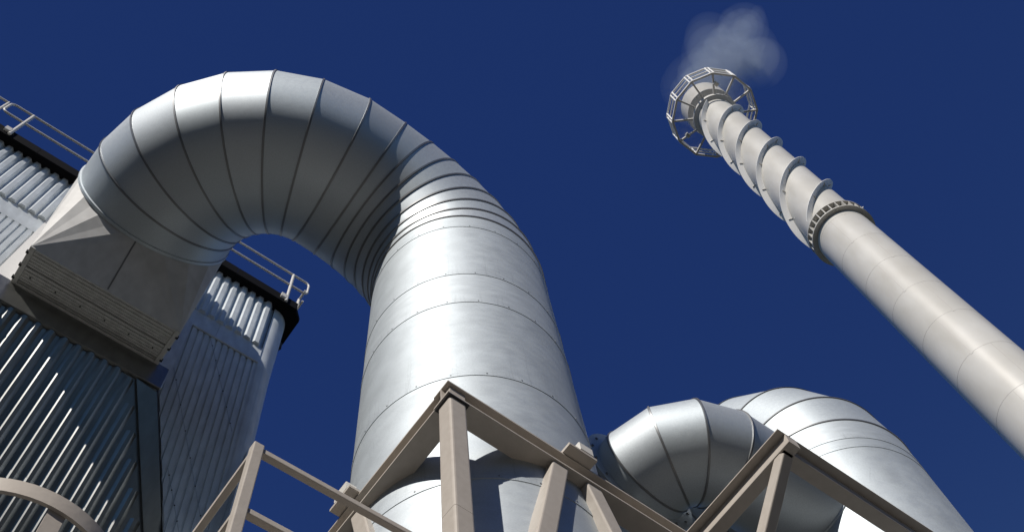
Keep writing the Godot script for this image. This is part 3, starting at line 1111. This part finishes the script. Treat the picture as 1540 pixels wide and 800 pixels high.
func chimney() -> void:
	var o := thing("chimney", "tall white steel chimney with spiral fins and a round platform near its top", "chimney", Vector3(STACK.x, GROUND, STACK.z))
	var ys := []
	var y := 36.3
	while y > GROUND + 1.0:
		ys.push_front(y)
		y -= 2.18
	ys.push_front(GROUND)
	for i in ys.size():
		var top: float = ys[i + 1] if i + 1 < ys.size() else 36.75
		obj("shell_course", vertical_shell(STACK, 1.0, ys[i], top, 0.0, 96), mats.white, o)
		if i > 8:
			obj("weld_ring", seam_ring(Vector3(STACK.x, ys[i], STACK.z), Vector3.RIGHT, Vector3.BACK, 1.0, 0.028, 0.003), mats.white_seam, o)
			var t := deg_to_rad(140.0 if i % 2 else 172.0)
			var d := Vector3(cos(t), 0, sin(t))
			var m := Mb.new()
			m.bar(STACK + d * 0.999 + Vector3(0, ys[i] + 0.02, 0), STACK + d * 0.999 + Vector3(0, top - 0.02, 0), 0.025, 0.007, d)
			obj("weld_seam", m, mats.white_seam, o)
			m = Mb.new()
			m.bar(STACK + d * 0.995 + Vector3(0, ys[i] - 0.05, 0), STACK + d * 0.995 + Vector3(0, ys[i] + 0.05, 0), 0.09, 0.02, d, 0.008)
			obj("weld_patch", m, mats.white, o)
	y = 36.75
	while y < 57.0:
		var top := minf(y + 3.0, 57.6)
		obj("shell_course", vertical_shell(STACK, 0.99, y, top, 0.0, 96), mats.white, o)
		y = top
	# bolted flange with gussets
	for q in [[36.62, 0.06], [37.16, 0.06]]:
		var m := Mb.new()
		var a := circle(Vector3(STACK.x, q[0], STACK.z), Vector3.RIGHT, Vector3.BACK, 1.19)
		var b := circle(Vector3(STACK.x, q[0] + q[1], STACK.z), Vector3.RIGHT, Vector3.BACK, 1.19)
		m.loft(a, b, Vector3(STACK.x, q[0] + 0.03, STACK.z))
		m.fan(a, Vector3.DOWN)
		m.fan(b, Vector3.UP)
		obj("flange_ring", m, mats.white, o)
	for i in 28:
		var t := TAU * i / 28
		var d := Vector3(cos(t), 0, sin(t))
		var m := Mb.new()
		m.bar(STACK + d * 1.08 + Vector3(0, 36.685, 0), STACK + d * 1.08 + Vector3(0, 37.155, 0), 0.035, 0.2, d)
		obj("gusset", m, mats.white, o)
	# three spiral fins on the upper third
	var pitch := 9.9
	for k in 3:
		var m := Mb.new()
		var y0 := 37.4
		var y1 := 55.0
		var steps := 260
		var prev := PackedVector3Array()
		for s in steps + 1:
			var yy := lerpf(y0, y1, float(s) / steps)
			var t := TAU * (yy / pitch + k / 3.0)
			var d := Vector3(cos(t), 0, -sin(t))
			var sec := PackedVector3Array()
			for p in [[0.985, -0.018], [1.25, -0.018], [1.25, 0.018], [0.985, 0.018]]:
				sec.append(Vector3(STACK.x, yy + p[1], STACK.z) + d * p[0])
			if prev.size():
				for e in 4:
					var j := (e + 1) % 4
					var h: Vector3 = [Vector3.DOWN, d, Vector3.UP, -d][e]
					m.quad(prev[e], prev[j], sec[j], sec[e], h)
			else:
				m.fan(sec, Vector3.DOWN)
			prev = sec
		m.fan(prev, Vector3.UP)
		obj("spiral_fin", m, mats.bright, o)
		for s in range(2, 30, 2):
			var yy := lerpf(y0, y1, s / 30.0)
			var t := TAU * (yy / pitch + k / 3.0)
			var d := Vector3(cos(t), 0, -sin(t))
			var b := Mb.new()
			b.bar(Vector3(STACK.x, yy - 0.045, STACK.z) + d * 0.98, Vector3(STACK.x, yy - 0.04, STACK.z) + d * 1.14, 0.022, 0.035, Vector3.UP)
			obj("fin_bracket", b, mats.white, o)
	# collar, platform and tip
	var cy := 55.6
	for q in [[1.0, 55.35, 1.2, 55.45], [1.2, 55.45, 1.2, 55.7], [1.2, 55.7, 0.99, 55.71], [0.99, 56.3, 1.28, 56.5], [1.28, 56.5, 1.28, 58.2], [1.28, 58.2, 0.95, 58.2], [0.95, 58.2, 0.95, 57.0]]:
		var m := Mb.new()
		m.loft(circle(STACK + Vector3(0, q[1], 0), Vector3.RIGHT, Vector3.BACK, q[0]), circle(STACK + Vector3(0, q[3], 0), Vector3.RIGHT, Vector3.BACK, q[2]), Vector3.ZERO if q[0] != q[2] else STACK + Vector3(0, (q[1] + q[3]) * 0.5, 0))
		obj("collar" if q[1] < 56.0 else "tip_shell", m, mats.white_shade if q[1] < 56 else mats.white, o)
	var nn := 12
	var r0 := 2.27
	var a0 := deg_to_rad(13.0)
	var pl := Node3D.new()
	pl.name = "platform"
	o.add_child(pl)
	var ring := func(r: float, h: float) -> PackedVector3Array:
		var p := PackedVector3Array()
		for i in nn:
			p.append(STACK + Vector3(cos(a0 + TAU * i / nn) * r, h, sin(a0 + TAU * i / nn) * r))
		return p
	var low: PackedVector3Array = ring.call(r0, cy + 0.2)
	var top_r: PackedVector3Array = ring.call(r0, cy + 1.55)
	var mid_r: PackedVector3Array = ring.call(r0, cy + 0.9)
	for i in nn:
		var j := (i + 1) % nn
		var d := (low[i] - STACK - Vector3(0, low[i].y, 0)).normalized()
		var m := Mb.new()
		m.bar(low[i], low[j], 0.1, 0.14, Vector3.UP, 0.008)
		obj("edge_beam", m, mats.white_shade, pl)
		m = Mb.new()
		m.tube(PackedVector3Array([top_r[i], top_r[j]]), 0.055, 8)
		obj("rail", m, mats.bright, pl)
		m = Mb.new()
		m.tube(PackedVector3Array([mid_r[i], mid_r[j]]), 0.04, 8)
		obj("rail", m, mats.bright, pl)
		for side in [0.06, -0.06]:
			m = Mb.new()
			var tdir: Vector3 = Vector3(-d.z, 0, d.x) * side * 1.5
			m.tube(PackedVector3Array([low[i] + tdir, top_r[i] + tdir]), 0.045, 8)
			obj("rail_post", m, mats.bright, pl)
		m = Mb.new()
		m.bar(STACK + d * 1.15 + Vector3(0, cy + 0.1, 0), low[i] - d * 0.04 + Vector3(0, -0.03, 0), 0.09, 0.13, Vector3.UP, 0.006)
		obj("floor_beam", m, mats.white_shade, pl)
		# fine floor mesh between two beams, a thin veil at this distance
		m = Mb.new()
		var d2 := (low[j] - STACK - Vector3(0, low[j].y, 0)).normalized()
		var h := Vector3(0, cy + 0.27, 0)
		m.quad(STACK + d * 1.22 + h, low[i] - Vector3(0, low[i].y, 0) - d * 0.06 + h, low[j] - Vector3(0, low[j].y, 0) - d2 * 0.06 + h, STACK + d2 * 1.22 + h, Vector3.DOWN)
		obj("floor_mesh", m, mats.mesh_floor, pl)
	for t in [250.0, 20.0, 130.0]:
		var d := Vector3(cos(deg_to_rad(t)), 0, sin(deg_to_rad(t)))
		var m := Mb.new()
		m.block(STACK + d * 1.75 + Vector3(0, cy - 0.06, 0), Vector3(0.22, 0.22, 0.22), 0.04)
		obj("warning_lamp", m, mats.white, pl)


func smoke() -> void:
	var o := thing("smoke_plume", "thin grey smoke drifting from the top of the white chimney", "smoke", STACK + Vector3(0, 58.9, 0))
	o.set_meta("kind", "stuff")
	rng.seed = 11
	# billows, each of nested shells so that it thins out softly, then small torn wisps about them
	var lobes := [[Vector3(0, 0.3, 0.5), 1.1], [Vector3(-0.5, 1.3, 1.0), 1.15], [Vector3(0.2, 1.5, 2.0), 1.45], [Vector3(0.5, 1.2, 3.0), 1.2], [Vector3(-0.3, 3.0, 2.9), 1.1], [Vector3(0.3, 3.3, 4.5), 1.0], [Vector3(1.4, 0.9, 3.6), 0.8]]
	var n := 0
	for q in lobes:
		var c: Vector3 = q[0]
		var r: float = q[1]
		for k in 4:
			puff(o, n, c + Vector3(rng.randfn(), rng.randfn(), rng.randfn()) * 0.13 * r, r * [0.5, 0.85, 1.2, 1.6][k], 0.3, [0.10, 0.075, 0.05, 0.03][k] / r)
			n += 1
		for k in 20:
			var d := Vector3(rng.randfn(), rng.randfn(), rng.randfn()).normalized()
			puff(o, n, c + d * r * rng.randf_range(0.6, 1.35), r * rng.randf_range(0.15, 0.45), 0.75, rng.randf_range(0.03, 0.085) / r)
			n += 1


func puff(o: Node3D, n: int, c: Vector3, r: float, stretch: float, thick: float) -> void:
	var f := FogVolume.new()
	f.shape = RenderingServer.FOG_VOLUME_SHAPE_ELLIPSOID
	f.size = Vector3(1.0 + rng.randf_range(-stretch, stretch * 1.4), 1.0 + rng.randf_range(-stretch, stretch), 1.0 + rng.randf_range(-stretch, stretch * 1.4)) * r * 2.0
	f.rotation = Vector3(rng.randf() * 3.0, rng.randf() * 3.0, rng.randf() * 3.0)
	f.position = c
	var m := FogMaterial.new()
	m.albedo = Color(0.87, 0.93, 1.0)
	m.density = thick
	f.material = m
	f.name = "puff" if n == 0 else "puff_%03d" % n
	o.add_child(f, true)


func _ready() -> void:
	var cam := Camera3D.new()
	cam.name = "camera"
	cam.fov = 2.0 * rad_to_deg(atan(400.0 / 1643.2))
	cam.basis = Basis(Vector3.UP, deg_to_rad(-47.0)) * Basis(Vector3.RIGHT, 1.1961) * Basis(Vector3.BACK, -0.2049)
	cam.near = 0.05
	cam.far = 3000.0
	cam.current = true
	add_child(cam)

	var env := Environment.new()
	env.background_mode = Environment.BG_SKY
	var sky := Sky.new()
	var sm := ProceduralSkyMaterial.new()
	sm.sky_top_color = Color(0.0113, 0.0313, 0.134).linear_to_srgb()
	sm.sky_horizon_color = Color(0.22, 0.46, 0.80).linear_to_srgb()
	sm.sky_curve = 0.22
	sm.ground_bottom_color = Color(0.10, 0.10, 0.10).linear_to_srgb()
	sm.ground_horizon_color = Color(0.16, 0.18, 0.2).linear_to_srgb()
	sm.sun_angle_max = 8.0
	sky.sky_material = sm
	env.sky = sky
	env.tonemap_mode = Environment.TONE_MAPPER_LINEAR
	env.tonemap_exposure = 1.0
	env.sdfgi_enabled = true
	env.ssao_enabled = true
	env.ssil_enabled = true
	env.volumetric_fog_enabled = true
	env.volumetric_fog_density = 0.0
	var we := WorldEnvironment.new()
	we.name = "world_environment"
	we.environment = env
	add_child(we)

	var sun := DirectionalLight3D.new()
	sun.name = "sun"
	sun.light_color = Color(1.0, 0.975, 0.94)
	sun.light_energy = 1.5
	sun.light_angular_distance = 0.5
	sun.shadow_enabled = true
	var az := deg_to_rad(28.0)
	var el := deg_to_rad(35.0)
	var to_sun := Vector3(-cos(az) * cos(el), sin(el), sin(az) * cos(el))
	sun.basis = Basis.looking_at(-to_sun, Vector3.UP)
	add_child(sun)

	make_materials()

	var g := MeshInstance3D.new()
	var gm := PlaneMesh.new()
	gm.size = Vector2(1600, 1600)
	g.mesh = gm
	g.material_override = mats.ground
	g.name = "ground"
	g.position = Vector3(0, GROUND, 0)
	g.set_meta("kind", "structure")
	g.set_meta("label", "pale gravel yard under the ducts")
	add_child(g)

	woodland()
	building()
	main_duct()
	second_duct()
	support_frame()
	chimney()
	near_things()
	smoke()
